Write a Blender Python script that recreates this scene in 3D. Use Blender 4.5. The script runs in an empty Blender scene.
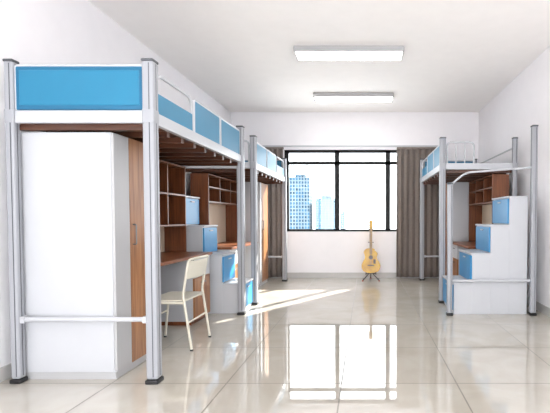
import bpy, bmesh, math
from mathutils import Vector, Matrix

scene = bpy.context.scene
scene.view_settings.view_transform = 'Standard'
scene.view_settings.look = 'None'

# ------------------------------------------------------------ materials
def lin(c):
    r = []
    for v in c:
        v = v / 255.0
        r.append(v / 12.92 if v <= 0.04045 else ((v + 0.055) / 1.055) ** 2.4)
    return (r[0], r[1], r[2], 1.0)

def mat_basic(name, rgb, rough=0.5, metal=0.0, spec=0.5, var=0.03, scale=6.0, coat=0.0, bump=0.0):
    m = bpy.data.materials.new(name); m.use_nodes = True
    nt = m.node_tree; b = nt.nodes['Principled BSDF']
    c = lin(rgb)
    tc = nt.nodes.new('ShaderNodeTexCoord')
    n = nt.nodes.new('ShaderNodeTexNoise'); n.inputs['Scale'].default_value = scale
    nt.links.new(tc.outputs['Object'], n.inputs['Vector'])
    r = nt.nodes.new('ShaderNodeValToRGB')
    r.color_ramp.elements[0].position = 0.3; r.color_ramp.elements[1].position = 0.7
    r.color_ramp.elements[0].color = tuple(max(0, v * (1 - var)) for v in c[:3]) + (1,)
    r.color_ramp.elements[1].color = tuple(min(1, v * (1 + var)) for v in c[:3]) + (1,)
    nt.links.new(n.outputs['Fac'], r.inputs['Fac'])
    nt.links.new(r.outputs['Color'], b.inputs['Base Color'])
    b.inputs['Roughness'].default_value = rough
    b.inputs['Metallic'].default_value = metal
    b.inputs['Specular IOR Level'].default_value = spec
    b.inputs['Coat Weight'].default_value = coat
    if bump > 0:
        bp = nt.nodes.new('ShaderNodeBump'); bp.inputs['Strength'].default_value = bump
        bp.inputs['Distance'].default_value = 0.002
        n2 = nt.nodes.new('ShaderNodeTexNoise'); n2.inputs['Scale'].default_value = 180
        nt.links.new(tc.outputs['Object'], n2.inputs['Vector'])
        nt.links.new(n2.outputs['Fac'], bp.inputs['Height'])
        nt.links.new(bp.outputs['Normal'], b.inputs['Normal'])
    return m

def mat_wood(name, dark, light, rough=0.35, vec=(18, 18, 1.2)):
    m = bpy.data.materials.new(name); m.use_nodes = True
    nt = m.node_tree; b = nt.nodes['Principled BSDF']
    tc = nt.nodes.new('ShaderNodeTexCoord')
    mp = nt.nodes.new('ShaderNodeMapping'); mp.inputs['Scale'].default_value = vec
    n = nt.nodes.new('ShaderNodeTexNoise'); n.inputs['Scale'].default_value = 2.2
    n.inputs['Detail'].default_value = 6; n.inputs['Distortion'].default_value = 0.6
    r = nt.nodes.new('ShaderNodeValToRGB')
    r.color_ramp.elements[0].position = 0.32; r.color_ramp.elements[1].position = 0.68
    r.color_ramp.elements[0].color = lin(dark); r.color_ramp.elements[1].color = lin(light)
    nt.links.new(tc.outputs['Object'], mp.inputs['Vector'])
    nt.links.new(mp.outputs['Vector'], n.inputs['Vector'])
    nt.links.new(n.outputs['Fac'], r.inputs['Fac'])
    nt.links.new(r.outputs['Color'], b.inputs['Base Color'])
    b.inputs['Roughness'].default_value = rough
    return m

M_WALL = mat_basic('wall_paint', (243, 241, 244), 0.85, spec=0.2, var=0.01, bump=0.05)
M_CEIL = mat_basic('ceiling_paint', (250, 247, 245), 0.9, spec=0.2, var=0.01)
M_BASE = mat_basic('baseboard_tile', (190, 188, 186), 0.3, var=0.03)
M_STEEL = mat_basic('painted_steel_grey', (154, 156, 162), 0.35, metal=0.0, spec=0.5, var=0.01)
M_WHITEST = mat_basic('painted_steel_white', (184, 186, 191), 0.3, var=0.01)
M_GROOVE = mat_basic('groove_dark', (75, 77, 82), 0.5)
M_BLACK = mat_basic('black_plastic', (25, 25, 28), 0.4)
M_FRAME = mat_basic('window_aluminium_black', (8, 9, 11), 0.5, spec=0.3)
M_BLUE = mat_basic('blue_panel', (26, 116, 152), 0.4, var=0.02)
M_BLUE2 = mat_basic('blue_panel_edge', (20, 98, 134), 0.4, var=0.02)
M_BLUE3 = mat_basic('blue_drawer', (42, 132, 184), 0.35, var=0.02)
M_WHITE = mat_basic('white_laminate', (186, 188, 193), 0.4, var=0.01)
M_WHITE2 = mat_basic('white_laminate_edge', (172, 172, 174), 0.4, var=0.01)
M_CREAM = mat_basic('cream_plastic', (208, 204, 190), 0.4, var=0.01)
M_BEIGE = mat_basic('beige_backboard', (212, 196, 176), 0.6, var=0.02)
M_WOODD = mat_wood('walnut_dark', (92, 50, 28), (124, 72, 42))
M_WOODM = mat_wood('oak_door', (122, 78, 46), (168, 118, 78), vec=(14, 14, 0.9))
M_WOODH = mat_wood('walnut_horizontal', (100, 56, 32), (136, 82, 50), vec=(14, 1.2, 14))
M_SLAT = mat_wood('bed_slat_wood', (62, 34, 22), (88, 52, 34), vec=(1.2, 12, 12))
M_HANDLE = mat_basic('metal_handle', (110, 110, 112), 0.3, metal=0.8)
M_GOLD = mat_wood('guitar_gold_lacquer', (182, 128, 4), (216, 170, 16), rough=0.25, vec=(3, 3, 3))
M_NECK = mat_wood('guitar_neck', (140, 100, 30), (176, 132, 50), rough=0.3)
M_GDARK = mat_basic('guitar_dark', (60, 38, 18), 0.3)
M_RED = mat_basic('stand_red_feet', (150, 70, 50), 0.5)
M_CURT = mat_basic('curtain_fabric', (132, 122, 116), 0.95, spec=0.05, var=0.06, scale=30)

def mat_floor():
    m = bpy.data.materials.new('polished_floor_tile'); m.use_nodes = True
    nt = m.node_tree; b = nt.nodes['Principled BSDF']
    tc = nt.nodes.new('ShaderNodeTexCoord')
    mp = nt.nodes.new('ShaderNodeMapping'); mp.inputs['Location'].default_value = (0.97 + 1.6, 0.34, 0)
    br = nt.nodes.new('ShaderNodeTexBrick')
    br.offset = 0.0; br.squash = 1.0
    br.inputs['Scale'].default_value = 1.0
    br.inputs['Brick Width'].default_value = 0.8
    br.inputs['Row Height'].default_value = 0.8
    br.inputs['Mortar Size'].default_value = 0.005
    br.inputs['Mortar Smooth'].default_value = 0.1
    br.inputs['Bias'].default_value = 0.0
    br.inputs['Color1'].default_value = lin((194, 189, 180))
    br.inputs['Color2'].default_value = lin((186, 181, 172))
    br.inputs['Mortar'].default_value = lin((108, 101, 93))
    nt.links.new(tc.outputs['Object'], mp.inputs['Vector'])
    nt.links.new(mp.outputs['Vector'], br.inputs['Vector'])
    n = nt.nodes.new('ShaderNodeTexNoise'); n.inputs['Scale'].default_value = 2.5
    n.inputs['Detail'].default_value = 8; n.inputs['Distortion'].default_value = 1.2
    nt.links.new(tc.outputs['Object'], n.inputs['Vector'])
    r = nt.nodes.new('ShaderNodeValToRGB')
    r.color_ramp.elements[0].position = 0.35; r.color_ramp.elements[1].position = 0.65
    r.color_ramp.elements[0].color = (0.91, 0.895, 0.87, 1); r.color_ramp.elements[1].color = (1, 1, 1, 1)
    nt.links.new(n.outputs['Fac'], r.inputs['Fac'])
    mx = nt.nodes.new('ShaderNodeMix'); mx.data_type = 'RGBA'; mx.blend_type = 'MULTIPLY'
    mx.inputs[0].default_value = 1.0
    nt.links.new(br.outputs['Color'], mx.inputs[6]); nt.links.new(r.outputs['Color'], mx.inputs[7])
    nt.links.new(mx.outputs[2], b.inputs['Base Color'])
    mr = nt.nodes.new('ShaderNodeMapRange')
    mr.inputs['To Min'].default_value = 0.005; mr.inputs['To Max'].default_value = 0.5
    nt.links.new(br.outputs['Fac'], mr.inputs['Value'])
    nt.links.new(mr.outputs['Result'], b.inputs['Roughness'])
    sp = nt.nodes.new('ShaderNodeMapRange')
    sp.inputs['To Min'].default_value = 0.55; sp.inputs['To Max'].default_value = 0.15
    nt.links.new(br.outputs['Fac'], sp.inputs['Value'])
    nt.links.new(sp.outputs['Result'], b.inputs['Specular IOR Level'])
    b.inputs['IOR'].default_value = 2.6
    return m
M_FLOOR = mat_floor()

def mat_emit(name, rgb, s):
    m = mat_basic(name, rgb, 0.5, var=0.0)
    b = m.node_tree.nodes['Principled BSDF']
    b.inputs['Emission Color'].default_value = lin(rgb)
    b.inputs['Emission Strength'].default_value = s
    return m
M_LAMP = mat_emit('lamp_diffuser', (255, 253, 250), 11.0)

def mat_glass():
    m = bpy.data.materials.new('window_glass'); m.use_nodes = True
    nt = m.node_tree; nt.nodes.remove(nt.nodes['Principled BSDF'])
    out = nt.nodes['Material Output']
    t = nt.nodes.new('ShaderNodeBsdfTransparent'); t.inputs[0].default_value = (0.97, 0.99, 1, 1)
    g = nt.nodes.new('ShaderNodeBsdfGlossy'); g.inputs['Roughness'].default_value = 0.02
    mx = nt.nodes.new('ShaderNodeMixShader'); mx.inputs[0].default_value = 0.04
    nt.links.new(t.outputs[0], mx.inputs[1]); nt.links.new(g.outputs[0], mx.inputs[2])
    nt.links.new(mx.outputs[0], out.inputs['Surface'])
    return m
M_GLASS = mat_glass()

def mat_building(name, wall, win, w, h, mortar):
    m = bpy.data.materials.new(name); m.use_nodes = True
    nt = m.node_tree; b = nt.nodes['Principled BSDF']
    tc = nt.nodes.new('ShaderNodeTexCoord')
    sp = nt.nodes.new('ShaderNodeSeparateXYZ')
    ad = nt.nodes.new('ShaderNodeMath'); ad.operation = 'ADD'
    cb = nt.nodes.new('ShaderNodeCombineXYZ')
    nt.links.new(tc.outputs['Object'], sp.inputs[0])
    nt.links.new(sp.outputs['X'], ad.inputs[0]); nt.links.new(sp.outputs['Y'], ad.inputs[1])
    nt.links.new(ad.outputs[0], cb.inputs['X']); nt.links.new(sp.outputs['Z'], cb.inputs['Y'])
    br = nt.nodes.new('ShaderNodeTexBrick'); br.offset = 0.0
    br.inputs['Scale'].default_value = 1.0
    br.inputs['Brick Width'].default_value = w; br.inputs['Row Height'].default_value = h
    br.inputs['Mortar Size'].default_value = mortar; br.inputs['Mortar Smooth'].default_value = 0
    c2 = tuple(min(255, v * 1.5 + 20) for v in win)
    br.inputs['Color1'].default_value = lin(win); br.inputs['Color2'].default_value = lin(c2)
    br.inputs['Mortar'].default_value = lin(wall)
    nt.links.new(cb.outputs[0], br.inputs['Vector'])
    nt.links.new(br.outputs['Color'], b.inputs['Base Color'])
    b.inputs['Roughness'].default_value = 0.7
    b.inputs['Specular IOR Level'].default_value = 0.1
    return m
M_BLD1 = mat_building('tower_facade', (98, 108, 114), (8, 38, 56), 0.42, 0.5, 0.08)
M_BLD2 = mat_building('tower_facade_pale', (98, 108, 114), (20, 56, 76), 0.5, 0.36, 0.07)

# ------------------------------------------------------------ geometry helpers
def empty(name, loc):
    o = bpy.data.objects.new(name, None); o.location = loc
    o.empty_display_size = 0.1
    scene.collection.objects.link(o); return o

def add(name, mesh, loc, mat, parent=None, smooth=False):
    o = bpy.data.objects.new(name, mesh)
    scene.collection.objects.link(o)
    if parent is not None:
        o.parent = parent
        o.location = Vector(loc) - parent.location
    else:
        o.location = loc
    if mat is not None: mesh.materials.append(mat)
    if smooth:
        for p in mesh.polygons: p.use_smooth = True
    return o

def boxes(name, lst, mat, parent=None, bevel=0.0):
    """one mesh built of several axis-aligned boxes (x0,x1,y0,y1,z0,z1)"""
    lst = [(min(a, b), max(a, b), min(c, d), max(c, d), min(e, f), max(e, f)) for a, b, c, d, e, f in lst]
    cx = sum((l[0] + l[1]) / 2 for l in lst) / len(lst)
    cy = sum((l[2] + l[3]) / 2 for l in lst) / len(lst)
    cz = min(l[4] for l in lst)
    bm = bmesh.new()
    for l in lst:
        r = bmesh.ops.create_cube(bm, size=1.0)
        bmesh.ops.scale(bm, vec=(l[1] - l[0], l[3] - l[2], l[5] - l[4]), verts=r['verts'])
        bmesh.ops.translate(bm, vec=((l[0] + l[1]) / 2 - cx, (l[2] + l[3]) / 2 - cy, (l[4] + l[5]) / 2 - cz), verts=r['verts'])
    me = bpy.data.meshes.new(name); bm.to_mesh(me); bm.free()
    o = add(name, me, (cx, cy, cz), mat, parent)
    if bevel > 0:
        md = o.modifiers.new('bevel', 'BEVEL'); md.width = bevel; md.segments = 3
        md.limit_method = 'ANGLE'
        for p in me.polygons: p.use_smooth = True
        try:
            wn = o.modifiers.new('wn', 'WEIGHTED_NORMAL'); wn.keep_sharp = True
        except Exception: pass
    return o

def fillet(pts, r, closed=False, n=6):
    pts = [Vector(p) for p in pts]; N = len(pts); out = []
    for i, p in enumerate(pts):
        if not closed and (i == 0 or i == N - 1):
            out.append(p); continue
        a = pts[(i - 1) % N]; b = pts[(i + 1) % N]
        da = (a - p); db = (b - p)
        rr = min(r, da.length * 0.49, db.length * 0.49)
        p0 = p + da.normalized() * rr; p1 = p + db.normalized() * rr
        for k in range(n + 1):
            t = k / n
            out.append(p0 * (1 - t) ** 2 + p * 2 * t * (1 - t) + p1 * t * t)
    return out

def tube(name, pts, r, mat, parent=None, fr=0.0, closed=False, res=5):
    pts = fillet(pts, fr, closed) if fr > 0 else [Vector(p) for p in pts]
    cu = bpy.data.curves.new(name, 'CURVE'); cu.dimensions = '3D'
    cu.bevel_depth = r; cu.bevel_resolution = res; cu.use_fill_caps = True
    c = sum(pts, Vector()) / len(pts)
    s = cu.splines.new('POLY'); s.points.add(len(pts) - 1)
    for i, p in enumerate(pts):
        q = p - c; s.points[i].co = (q.x, q.y, q.z, 1)
    s.use_cyclic_u = closed
    tmp = bpy.data.objects.new('tmp', cu); scene.collection.objects.link(tmp)
    dg = bpy.context.evaluated_depsgraph_get(); dg.update()
    me = bpy.data.meshes.new_from_object(tmp.evaluated_get(dg))
    bpy.data.objects.remove(tmp); bpy.data.curves.remove(cu)
    me.name = name; me.materials.clear()
    return add(name, me, c, mat, parent, smooth=True)

def cyl(name, c, r, h, mat, parent=None, axis='Z', seg=24):
    bm = bmesh.new()
    bmesh.ops.create_cone(bm, cap_ends=True, segments=seg, radius1=r, radius2=r, depth=h)
    if axis == 'Y': bmesh.ops.rotate(bm, matrix=Matrix.Rotation(math.pi / 2, 3, 'X'), verts=bm.verts)
    if axis == 'X': bmesh.ops.rotate(bm, matrix=Matrix.Rotation(math.pi / 2, 3, 'Y'), verts=bm.verts)
    me = bpy.data.meshes.new(name); bm.to_mesh(me); bm.free()
    return add(name, me, c, mat, parent)

# ------------------------------------------------------------ room
XL, XR, YB, YF, H = -2.57, 2.146, 7.97, -1.6, 3.16
T = 0.2
boxes('floor', [(XL - T, XR + T, YF - T, YB + T, -0.15, 0)], M_FLOOR)
fl = bpy.data.objects['floor']
off = Vector(fl.location)
for v in fl.data.vertices: v.co += off
fl.location = (0, 0, 0)
boxes('ceiling', [(XL - T, XR + T, YF - T, YB + T, H, H + 0.15)], M_CEIL)
boxes('wall_left', [(XL - T, XL, YF - T, YB + T, 0, H)], M_WALL)
boxes('wall_right', [(XR, XR + T, YF - T, YB + T, 0, H)], M_WALL)
WX0, WX1, WZ0, WZ1 = -1.56, 1.40, 0.88, 2.45
boxes('wall_back', [(XL, WX0, YB, YB + T, 0, H), (WX1, XR, YB, YB + T, 0, H),
                    (WX0, WX1, YB, YB + T, 0, WZ0), (WX0, WX1, YB, YB + T, WZ1, H)], M_WALL)
DX0, DX1, DZ1 = -2.35, 1.95, 2.95  # unseen opening, added so sky light fills the room
boxes('wall_front', [(XL, DX0, YF - T, YF, 0, H), (DX1, XR, YF - T, YF, 0, H),
                     (DX0, DX1, YF - T, YF, DZ1, H)], M_WALL)
boxes('baseboard_left', [(XL, XL + 0.012, YF, YB, 0, 0.10)], M_BASE)
boxes('baseboard_right', [(XR - 0.012, XR, YF, YB, 0, 0.10)], M_BASE)
boxes('baseboard_back', [(XL + 0.012, XR - 0.012, YB - 0.012, YB, 0, 0.10)], M_BASE)

# window
w = empty('window_1', ((WX0 + WX1) / 2, YB + 0.08, WZ0))
fy0, fy1 = YB + 0.03, YB + 0.08
mx = [-0.556, 0.421]
fr = [(WX0, WX0 + 0.08, fy0, fy1, WZ0, WZ1), (WX1 - 0.05, WX1, fy0, fy1, WZ0, WZ1),
      (WX0, WX1, fy0, fy1, WZ0, WZ0 + 0.055), (WX0, WX1, fy0, fy1, WZ1 - 0.055, WZ1),
      (WX0, WX1, fy0, fy1, 2.17, 2.23)]
for m_ in mx: fr.append((m_ - 0.045, m_ + 0.045, fy0, fy1, WZ0, WZ1))
boxes('frame', fr, M_FRAME, w)
boxes('glass', [(WX0 + 0.04, WX1 - 0.04, YB + 0.053, YB + 0.057, WZ0 + 0.04, WZ1 - 0.04)], M_GLASS, w)
boxes('sill', [(WX0, WX1, YB - 0.0, YB + 0.03, WZ0 , WZ0 + 0.015)], M_WHITE, w)
# made-up doorway behind the camera, added to let in fill light
d = empty('fill_light_doorway', (-0.2, YF - 0.1, 0))
boxes('frame', [(DX0, DX0 + 0.06, YF - 0.14, YF - 0.06, 0, DZ1), (DX1 - 0.06, DX1, YF - 0.14, YF - 0.06, 0, DZ1),
                (DX0, DX1, YF - 0.14, YF - 0.06, DZ1 - 0.06, DZ1), (-0.23, -0.17, YF - 0.14, YF - 0.06, 0, DZ1)], M_WHITEST, d)

# ceiling lamps in view, then unseen ones added to brighten the room
for yc in (5.05, 6.87, 3.23, 1.41, -0.41):
    L = empty('ceiling_lamp_or_fill', (-0.2, yc, H - 0.07))
    boxes('housing', [(-0.845, 0.445, yc - 0.14, yc + 0.14, H - 0.066, H - 0.001)], M_WHITE2, L, 0.006)
    boxes('diffuser', [(-0.825, 0.425, yc - 0.12, yc + 0.12, H - 0.076, H - 0.0665)], M_LAMP, L, 0.004)

# curtains
def curtain(x0, x1, folds):
    nx, nz = 140, 14
    bm = bmesh.new(); rows = []
    cx = (x0 + x1) / 2; z0, z1 = 0.03, 2.46
    for j in range(nz + 1):
        t = j / nz; z = z0 + (z1 - z0) * t; row = []
        for i in range(nx + 1):
            s = i / nx
            amp = 0.028 + 0.012 * (1 - t) * math.sin(7 * s + 1)
            ph = folds * 2 * math.pi * s + 0.5 * math.sin(5 * s) + 0.3 * (1 - t) * math.sin(9 * s)
            x = x0 + (x1 - x0) * s - cx + 0.012 * math.sin(2 * ph) * 0.8
            row.append(bm.verts.new((x, amp * math.sin(ph), z - z0)))
        rows.append(row)
    for j in range(nz):
        for i in range(nx):
            bm.faces.new((rows[j][i], rows[j][i + 1], rows[j + 1][i + 1], rows[j + 1][i]))
    me = bpy.data.meshes.new('curtain'); bm.to_mesh(me); bm.free()
    root = empty('curtain', (cx, YB - 0.1, z0))
    o = add('fabric', me, (cx, YB - 0.1, z0), M_CURT, root, True)
    md = o.modifiers.new('s', 'SOLIDIFY'); md.thickness = 0.004
    boxes('heading_tape', [(x0, x1, YB - 0.115, YB - 0.085, z1 - 0.02, z1 + 0.02)], M_CURT, root, 0.004)
curtain(0.58, 1.46, 8)
curtain(-1.93, -1.55, 4)
boxes('curtain_rail', [(-1.98, 1.50, YB - 0.12, YB - 0.08, 2.485, 2.51), (-1.9, -1.87, YB - 0.08, YB, 2.485, 2.51),
                       (1.42, 1.45, YB - 0.08, YB, 2.485, 2.51)], M_WHITEST)

# ------------------------------------------------------------ loft bed
PH = 2.23
def post(root, x, y, z1=PH, s=0.04, n='post'):
    boxes(n, [(x - s, x + s, y - s, y + s, 0.03, z1 - 0.012)], M_STEEL, root, 0.016)
    boxes(n + '_groove', [(x + 0.008, x + 0.014, y - s - 0.0012, y - s + 0.002, 0.05, z1 - 0.03),
                          (x - s - 0.0012, x - s + 0.002, y - 0.004, y + 0.002, 0.05, z1 - 0.03),
                          (x + s - 0.002, x + s + 0.0012, y - 0.004, y + 0.002, 0.05, z1 - 0.03)], M_GROOVE, root)
    boxes(n + '_foot', [(x - s - 0.006, x + s + 0.006, y - s - 0.006, y + s + 0.006, 0, 0.03)], M_BLACK, root, 0.008)
    boxes(n + '_cap', [(x - s - 0.002, x + s + 0.002, y - s - 0.002, y + s + 0.002, z1 - 0.02, z1)], M_GROOVE, root, 0.008)

def loft_bed(xa, xw, y0, y1, solid):   # solid: 'near' or 'far'
    root = empty('loft_bed', ((xa + xw) / 2, (y0 + y1) / 2, 0))
    sg = 1 if xa > xw else -1
    for x in (xa, xw):
        s = 0.04 if x == xa else 0.032
        for y in (y0, y1):
            post(root, x, y, s=s)
            c = s + 0.0025
            boxes('corner_bracket', [(x - c, x + c, y - c, y + c, 1.79, 1.895)], M_STEEL, root, 0.014)
    p = 0.04
    pw = 0.032
    xi0, xi1 = min(xa, xw), max(xa, xw)
    e0 = xi0 + (pw if sg > 0 else p); e1 = xi1 - (p if sg > 0 else pw)
    boxes('side_rails', [(xa - 0.02, xa + 0.02, y0 + p, y1 - p, 1.80, 1.885), (xw - 0.02, xw + 0.02, y0 + p, y1 - p, 1.80, 1.885)], M_WHITEST, root, 0.006)
    boxes('end_rails', [(e0, e1, y0 - 0.02, y0 + 0.02, 1.80, 1.885), (e0, e1, y1 - 0.02, y1 + 0.02, 1.80, 1.885)], M_WHITEST, root, 0.006)
    boxes('bed_board', [(xi0 + 0.02, xi1 - 0.02, y0 + 0.02, y1 - 0.02, 1.80, 1.822)], M_SLAT, root)
    sl = []
    n = 9
    for i in range(n):
        yy = y0 + 0.05 + (y1 - y0 - 0.10) * i / (n - 1)
        sl.append((xi0 + 0.02, xi1 - 0.02, yy - 0.022, yy + 0.022, 1.76, 1.80))
    boxes('bed_slats', sl, M_SLAT, root)
    ys, yo, d = (y0, y1, 1) if solid == 'near' else (y1, y0, -1)
    boxes('end_panel', [(e0, e1, ys - 0.010, ys + 0.010, 1.89, 2.19)], M_BLUE2, root, 0.004)
    boxes('end_panel_face', [(e0 + 0.028, e1 - 0.028, ys - 0.014, ys + 0.014, 1.92, 2.16)], M_BLUE, root, 0.006)
    tube('end_panel_frame', [(e0, ys, 1.89), (e0, ys, 2.19), (e1, ys, 2.19), (e1, ys, 1.89)], 0.012, M_WHITEST, root, 0.02)
    L = (y1 - y0)
    segs = [(0.07, 0.68), (0.72, 1.33), (1.37, L - 0.06)]
    for k, (a, b) in enumerate(segs):
        ya, yb = ys + d * a, ys + d * b
        top = 2.03 if k == 0 else 2.155
        boxes('guard_panel_%d' % (k + 1), [(xa - 0.009, xa + 0.009, ya, yb, 1.885, top)], M_BLUE, root, 0.004)
        tube('guard_frame_%d' % (k + 1), [(xa, ya, 1.885), (xa, ya, 2.165), (xa, yb, 2.165), (xa, yb, 1.885)], 0.012, M_WHITEST, root, 0.10 if k == 0 else 0.03)
    tube('wall_guard', [(xw, y0 + 0.06, 1.885), (xw, y0 + 0.06, 2.10), (xw, y1 - 0.06, 2.10), (xw, y1 - 0.06, 1.885)], 0.012, M_WHITEST, root, 0.06)
    xe = xa - sg * 0.42; xs = xa - sg * 0.06
    tube('end_guard', [(xs, yo, 1.885), (xs, yo, 2.165), (xe, yo, 2.165), (xe, yo, 1.885)], 0.013, M_WHITEST, root, 0.06)
    for f in (0.33, 0.66):
        xx = xs + (xe - xs) * f
        tube('end_guard_bar', [(xx, yo, 1.885), (xx, yo, 2.155)], 0.008, M_WHITEST, root)
    tube('low_brace', [(e0, ys, 0.443), (e1, ys, 0.443)], 0.017, M_WHITEST, root)
    boxes('brace_bracket', [(e0, e0 + 0.03, ys - 0.022, ys + 0.022, 0.42, 0.466), (e1 - 0.03, e1, ys - 0.022, ys + 0.022, 0.42, 0.466)], M_WHITEST, root, 0.004)
    tube('back_brace', [(xw, y0 + p, 0.443), (xw, y1 - p, 0.443)], 0.014, M_WHITEST, root)
    return root

XA, XW = -1.48, -2.43
loft_bed(XA, XW, 2.88, 4.93, 'near')
loft_bed(XA, XW, 5.50, 7.55, 'far')
RA, RW = 1.03, 2.00
loft_bed(RA, RW, 5.62, 7.65, 'far')

# ------------------------------------------------------------ wardrobes
def wardrobe(xf, xb, y0, y1, ysplit, white_first=True, top=1.75):
    root = empty('wardrobe', ((xf + xb) / 2, (y0 + y1) / 2, 0))
    sg = 1 if xf > xb else -1
    boxes('plinth', [(xb, xf - sg * 0.012, y0 + 0.006, y1 - 0.01, 0, 0.05)], M_WHITE2, root)
    boxes('carcass', [(xb, xf - sg * 0.02, y0, y1, 0.05, top)], M_WHITE, root, 0.003)
    a, b = xf - sg * 0.019, xf
    m1, m2 = (M_WHITE2, M_WOODM) if white_first else (M_WOODM, M_WHITE2)
    boxes('door_panel_1', [(a, b, y0 + 0.002, ysplit - 0.002, 0.055, top - 0.003)], m1, root, 0.002)
    boxes('door_panel_2', [(a, b, ysplit + 0.002, y1 - 0.002, 0.055, top - 0.003)], m2, root, 0.002)
    tube('door_handle', [(xf - 0.0, ysplit + 0.04, 0.95), (xf + sg * 0.025, ysplit + 0.04, 0.95), (xf + sg * 0.025, ysplit + 0.04, 1.10), (xf, ysplit + 0.04, 1.10)], 0.005, M_HANDLE, root, 0.01)
wardrobe(-1.77, -2.50, 2.93, 3.50, 3.12)
wardrobe(-1.77, -2.34, 6.95, 7.50, 7.06)
wardrobe(1.38, 1.94, 7.0, 7.59, 7.1)

# ------------------------------------------------------------ desks & hutch shelves
def desk(xf, xb, y0, y1, py0, py1):
    root = empty('desk', ((xf + xb) / 2, (y0 + y1) / 2, 0))
    sg = 1 if xf > xb else -1
    boxes('desk_top', [(xb, xf, y0, y1, 0.725, 0.755)], M_WOODH, root, 0.003)
    xi = xf - sg * 0.03
    ny = y0 if abs(py0 - y0) > 0.2 else y1 - 0.02
    boxes('side_panel', [(xb, xi, ny, ny + 0.02, 0, 0.725)], M_WHITE, root)
    boxes('modesty_panel', [(xb, xb + sg * 0.018, y0 + 0.02, y1 - 0.02, 0.25, 0.725)], M_WHITE, root)
    boxes('pedestal', [(xb + sg * 0.03, xi - sg * 0.02, py0, py1, 0.04, 0.725)], M_WHITE, root, 0.002)
    boxes('pedestal_plinth', [(xb + sg * 0.03, xi - sg * 0.04, py0, py1, 0.0, 0.04)], M_WOODD, root)
    dz = [(0.05, 0.50), (0.505, 0.72)]
    for k, (a, b) in enumerate(dz):
        boxes('pedestal_front_%d' % (k + 1), [(xi - sg * 0.02, xi, py0 + 0.003, py1 - 0.003, a, b)], M_WOODM if k == 0 else M_WHITE, root, 0.002)
        yc = (py0 + py1) / 2
        zc = b - 0.06
        tube('handle_%d' % (k + 1), [(xi, yc - 0.05, zc), (xi + sg * 0.02, yc - 0.05, zc), (xi + sg * 0.02, yc + 0.05, zc), (xi, yc + 0.05, zc)], 0.005, M_HANDLE, root, 0.008)
    return root

def hutch(xf, xb, y0, y1, shelves, divs, zb=0.757, zt=1.745):
    root = empty('bookshelf', ((xf + xb) / 2, (y0 + y1) / 2, zb))
    sg = 1 if xf > xb else -1
    t = 0.018
    boxes('side_panels', [(xb, xf, y0, y0 + t, zb, zt), (xb, xf, y1 - t, y1, zb, zt)], M_WOODD, root)
    zlow = min(shelves)
    boxes('shelves', [(xb, xf, y0 + t, y1 - t, z, z + t) for z in shelves] + [(xb, xf, y0 + t, y1 - t, zt - t, zt)], M_WOODD, root)
    boxes('upper_back', [(xb, xb + sg * 0.01, y0 + t, y1 - t, zlow + t, zt - t)], M_WOODD, root)
    boxes('lower_back', [(xb, xb + sg * 0.01, y0 + t, y1 - t, zb, zlow)], M_BEIGE, root)
    dv = [(xb + sg * 0.01, xf, y - t / 2, y + t / 2, zlow + t, zt - t) for y in divs]
    if dv: boxes('dividers', dv, M_WOODD, root)

desk(-1.80, -2.36, 3.51, 4.87, 4.42, 4.86)
hutch(-2.10, -2.36, 3.52, 4.86, (1.06, 1.40), (3.97, 4.42))
desk(-1.80, -2.36, 5.56, 6.94, 5.57, 6.0)
hutch(-2.10, -2.34, 5.56, 6.93, (1.36, 1.56), (6.0, 6.47))
desk(1.40, 1.95, 5.68, 6.98, 6.5, 6.95)
hutch(1.72, 1.95, 5.68, 6.97, (1.36, 1.56), (6.1, 6.54))

# ------------------------------------------------------------ storage staircases
def stairs(xf, xb, y0, y1, run, hs):
    root = empty('storage_staircase', ((xf + xb) / 2, (y0 + y1) / 2, 0))
    sg = 1 if xf > xb else -1
    n = len(hs); prev = 0.0
    for k in range(n):
        xk = xf - sg * run * k
        xe = xf - sg * run * (k + 1) if k < n - 1 else xb
        h = hs[k]
        boxes('step_cabinet_%d' % (k + 1), [(xk - sg * 0.018, xe - sg * (0.018 if k < n - 1 else 0), y0, y1, 0.0, h - 0.02)], M_WHITE, root, 0.002)
        boxes('tread_%d' % (k + 1), [(xk + sg * 0.006, xe - sg * (0.018 if k < n - 1 else 0), y0 - 0.004, y1 + 0.004, h - 0.02, h)], M_WHITE, root, 0.003)
        lo = prev + (0.05 if k == 0 else 0.012)
        boxes('drawer_front_%d' % (k + 1), [(xk - sg * 0.018, xk, y0 + 0.012, y1 - 0.012, lo, h - 0.03)], M_BLUE3, root, 0.004)
        yc = (y0 + y1) / 2
        boxes('drawer_handle_%d' % (k + 1), [(xk, xk + sg * 0.012, yc - 0.05, yc + 0.05, h - 0.075, h - 0.06)], M_WHITEST, root, 0.004)
        prev = h
    return root
stairs(-1.485, -2.44, 4.985, 5.445, 0.23, (0.36, 0.71, 1.06, 1.42))
rs = stairs(1.03, 1.92, 4.94, 5.56, 0.218, (0.38, 0.73, 1.07, 1.41))
# supporting frame of the right staircase
sf = empty('stair_handrail_frame', (1.47, 4.885, 0))
post(sf, 0.985, 4.885, 1.56, 0.032, 'short_post')
post(sf, 1.965, 4.885, PH, 0.034, 'tall_post')
tube('lower_brace', [(1.01, 4.885, 0.41), (1.935, 4.885, 0.41)], 0.016, M_WHITEST, sf)
tube('handrail', [(1.0, 4.885, 1.54), (1.16, 4.885, 1.68), (1.94, 4.885, 1.74)], 0.012, M_WHITEST, sf, 0.08)

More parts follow.
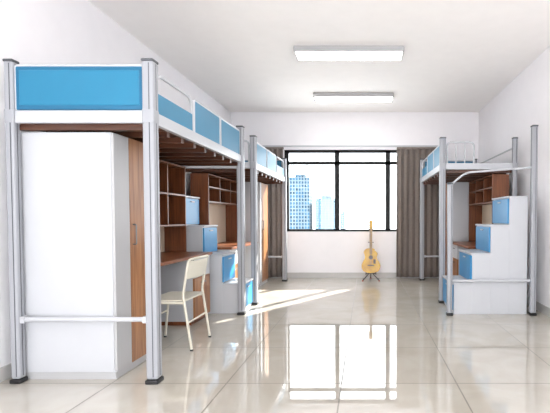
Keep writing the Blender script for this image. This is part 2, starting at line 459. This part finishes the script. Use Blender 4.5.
# ------------------------------------------------------------ chair
def chair():
    r = empty('desk_chair', (-1.74, 3.78, 0))
    ya, yb = 3.57, 3.99
    zt = 0.78
    for k, y in enumerate((ya, yb)):
        tube('back_leg_%d' % (k + 1), [(-1.51, y, 0.012), (-1.57, y, 0.42), (-1.58, y, 0.48), (-1.53, y, zt - 0.01)], 0.011, M_CREAM, r, 0.06)
        tube('front_leg_%d' % (k + 1), [(-1.94, y, 0.012), (-1.90, y, 0.415), (-1.57, y, 0.415)], 0.011, M_CREAM, r, 0.04)
        cyl('foot_a_%d' % k, (-1.51, y, 0.007), 0.014, 0.014, M_BLACK, r)
        cyl('foot_b_%d' % k, (-1.94, y, 0.007), 0.014, 0.014, M_BLACK, r)
    tube('stretcher_front', [(-1.915, ya, 0.26), (-1.915, yb, 0.26)], 0.008, M_CREAM, r)
    tube('stretcher_back', [(-1.545, ya, 0.24), (-1.545, yb, 0.24)], 0.008, M_CREAM, r)
    tube('back_top', [(-1.532, ya, zt - 0.03), (-1.522, ya, zt + 0.01), (-1.50, (ya + yb) / 2, zt + 0.015), (-1.522, yb, zt + 0.01), (-1.532, yb, zt - 0.03)], 0.011, M_CREAM, r, 0.04)
    def shell(name, f, nu, nv, th):
        bm = bmesh.new(); g = [[bm.verts.new(f(i / nu, j / nv)) for j in range(nv + 1)] for i in range(nu + 1)]
        for i in range(nu):
            for j in range(nv):
                bm.faces.new((g[i][j], g[i + 1][j], g[i + 1][j + 1], g[i][j + 1]))
        bmesh.ops.recalc_face_normals(bm, faces=bm.faces)
        me = bpy.data.meshes.new(name); bm.to_mesh(me); bm.free()
        for v in me.vertices: v.co -= r.location
        o = bpy.data.objects.new(name, me); scene.collection.objects.link(o); o.parent = r
        me.materials.append(M_CREAM)
        for p in me.polygons: p.use_smooth = True
        md = o.modifiers.new('s', 'SOLIDIFY'); md.thickness = th; md.offset = 0
        b = o.modifiers.new('b', 'BEVEL'); b.width = 0.003; b.segments = 2
    def seat(u, v):
        cu = abs(u - 0.5) * 2; cv = abs(v - 0.5) * 2
        k = 1 - 0.05 * cu ** 4; k2 = 1 - 0.05 * cv ** 4
        x = -1.75 + (u - 0.5) * 0.40 * k2; y = 3.78 + (v - 0.5) * 0.43 * k
        z = 0.436 - 0.012 * (1 - cu ** 2) * (1 - cv ** 2) - (0.02 * max(0, 0.15 - u) / 0.15)
        return (x, y, z)
    shell('seat', seat, 16, 16, 0.014)
    def back(u, v):
        y = ya - 0.005 + (yb - ya + 0.01) * u
        z = 0.62 + 0.155 * v
        b = (1 - (2 * u - 1) ** 2)
        x = -1.562 + 0.03 * v + 0.035 * b + 0.003
        return (x, y, z)
    shell('backrest', back, 16, 6, 0.012)
chair()

# ------------------------------------------------------------ guitar + stand
def guitar():
    r = empty('guitar', (0.09, 7.62, 0.14))
    prof = [(0.0, 0.0), (0.004, 0.06), (0.03, 0.13), (0.08, 0.165), (0.14, 0.172), (0.20, 0.15), (0.255, 0.118), (0.30, 0.112),
            (0.35, 0.125), (0.395, 0.128), (0.43, 0.105), (0.45, 0.06), (0.455, 0.0)]
    P = []
    for i in range(len(prof) - 1):
        p0 = Vector(prof[max(i - 1, 0)]); p1 = Vector(prof[i]); p2 = Vector(prof[i + 1]); p3 = Vector(prof[min(i + 2, len(prof) - 1)])
        for k in range(5):
            t = k / 5
            P.append(0.5 * ((2 * p1) + (p2 - p0) * t + (2 * p0 - 5 * p1 + 4 * p2 - p3) * t * t + (3 * p1 - p0 - 3 * p2 + p3) * t ** 3))
    P.append(Vector(prof[-1]))
    right = [(max(0, p.y), p.x) for p in P]
    right = [((x - (0.05 * math.exp(-((z - 0.41) / 0.035) ** 2)) if z > 0.3 else x), z) for x, z in right]
    right = [(max(0, x), z) for x, z in right]
    left = [(-max(0, p.y), p.x) for p in P][::-1]
    out = right + left[1:-1]
    bm = bmesh.new()
    f = bm.faces.new([bm.verts.new((x, -0.04, z)) for x, z in out])
    e = bmesh.ops.extrude_face_region(bm, geom=[f])
    bmesh.ops.translate(bm, vec=(0, 0.08, 0), verts=[v for v in e['geom'] if isinstance(v, bmesh.types.BMVert)])
    bmesh.ops.recalc_face_normals(bm, faces=bm.faces)
    me = bpy.data.meshes.new('body'); bm.to_mesh(me); bm.free()
    o = add('body', me, r.location, M_GOLD, r)
    md = o.modifiers.new('b', 'BEVEL'); md.width = 0.008; md.segments = 3; md.limit_method = 'ANGLE'
    X, Y, Z = r.location
    def bx(n, l, m, b=0.0): return boxes(n, [(X + a[0], X + a[1], Y + a[2], Y + a[3], Z + a[4], Z + a[5]) for a in l], m, r, b)
    cyl('sound_hole', (X, Y - 0.0415, Z + 0.285), 0.034, 0.003, M_GDARK, r, 'Y', 32)
    cyl('rosette', (X, Y - 0.0402, Z + 0.285), 0.042, 0.002, M_NECK, r, 'Y', 32)
    bx('bridge', [(-0.06, 0.06, -0.05, -0.04, 0.13, 0.15)], M_GDARK, 0.003)
    bx('pickguard', [(0.045, 0.085, -0.043, -0.04, 0.17, 0.25)], M_GDARK, 0.001)
    bx('neck', [(-0.025, 0.025, -0.045, -0.015, 0.44, 0.80)], M_NECK, 0.006)
    bx('fretboard', [(-0.024, 0.024, -0.052, -0.045, 0.34, 0.80)], M_NECK, 0.001)
    bx('frets', [(-0.024, 0.024, -0.0535, -0.052, z, z + 0.0025) for z in [0.80 - 0.46 * (1 - 2 ** (-k / 9)) for k in range(1, 16)] if z > 0.345], M_GDARK)
    bx('headstock', [(-0.034, 0.034, -0.04, -0.02, 0.80, 0.965)], M_GOLD, 0.008)
    for s in (-1, 1):
        for k in range(3):
            cyl('tuning_peg', (X + s * 0.046, Y - 0.03, Z + 0.83 + 0.045 * k), 0.009, 0.02, M_HANDLE, r, 'X', 12)
    bx('strings', [(-0.018 + 0.0068 * k, -0.017 + 0.0068 * k, -0.056, -0.0552, 0.14, 0.82) for k in range(6)], M_HANDLE)
    r.rotation_euler = (math.radians(-4), 0, 0)
    s = empty('guitar_stand', (0.09, 7.72, 0))
    X = 0.09
    tube('mast', [(X, 7.72, 0.10), (X, 7.755, 0.70)], 0.011, M_BLACK, s)
    tube('leg_1', [(X, 7.72, 0.16), (X - 0.15, 7.52, 0.012)], 0.009, M_BLACK, s)
    tube('leg_2', [(X, 7.72, 0.16), (X + 0.15, 7.52, 0.012)], 0.009, M_BLACK, s)
    tube('leg_3', [(X, 7.72, 0.16), (X, 7.86, 0.012)], 0.009, M_BLACK, s)
    for a, b in ((X - 0.15, 7.52), (X + 0.15, 7.52), (X, 7.86)):
        cyl('rubber_foot', (a, b, 0.011), 0.015, 0.022, M_RED, s)
    for sx in (-1, 1):
        tube('cradle_arm', [(X, 7.715, 0.125), (X + sx * 0.09, 7.70, 0.118), (X + sx * 0.09, 7.54, 0.118), (X + sx * 0.09, 7.535, 0.16)], 0.008, M_BLACK, s, 0.02)
    tube('neck_yoke', [(X, 7.755, 0.69), (X - 0.045, 7.74, 0.70), (X - 0.045, 7.62, 0.70)], 0.007, M_BLACK, s, 0.02)
    tube('neck_yoke_r', [(X, 7.755, 0.69), (X + 0.045, 7.74, 0.70), (X + 0.045, 7.62, 0.70)], 0.007, M_BLACK, s, 0.02)
guitar()

# ------------------------------------------------------------ city outside
def tower(x0, x1, y0, y1, z1, m, extra=None):
    r = empty('apartment_tower', ((x0 + x1) / 2, (y0 + y1) / 2, -20))
    boxes('facade', [(x0, x1, y0, y1, -20, z1)], m, r)
    boxes('roof_block', [(x0 + (x1 - x0) * 0.25, x1 - (x1 - x0) * 0.25, y0 + 1, y1 - 1, z1, z1 + 0.5)], m, r)
tower(-11.1, -8.2, 60, 64, 7.0, M_BLD1)
tower(-7.4, -4.5, 61, 65, 4.0, M_BLD2)
tower(-4.3, -3.6, 70, 74, 1.9, M_BLD2)

# ------------------------------------------------------------ light
wd = bpy.data.worlds.new('world'); scene.world = wd; wd.use_nodes = True
bg = wd.node_tree.nodes['Background']
bg.inputs['Color'].default_value = (0.97, 0.985, 1.0, 1)
bg.inputs['Strength'].default_value = 7.2
sd = bpy.data.lights.new('sun', 'SUN'); sd.energy = 26.0; sd.angle = math.radians(1.0); sd.color = (1.0, 0.93, 0.82)
so = bpy.data.objects.new('sun', sd); scene.collection.objects.link(so)
so.rotation_euler = Vector((-0.85, -1.3, -0.88)).to_track_quat('-Z', 'Y').to_euler()
so.location = (5, 12, 8)

# ------------------------------------------------------------ camera
cd = bpy.data.cameras.new('camera'); cam = bpy.data.objects.new('camera', cd)
scene.collection.objects.link(cam)
cd.sensor_width = 36; cd.lens = 416 / 550 * 36
cam.location = (0, 0, 1.15)
cam.rotation_euler = (math.radians(90 - 1.7), 0, 0)
cd.shift_x = -91 / 550; cd.shift_y = 23.8 / 550
cd.clip_start = 0.05; cd.clip_end = 500
scene.camera = cam
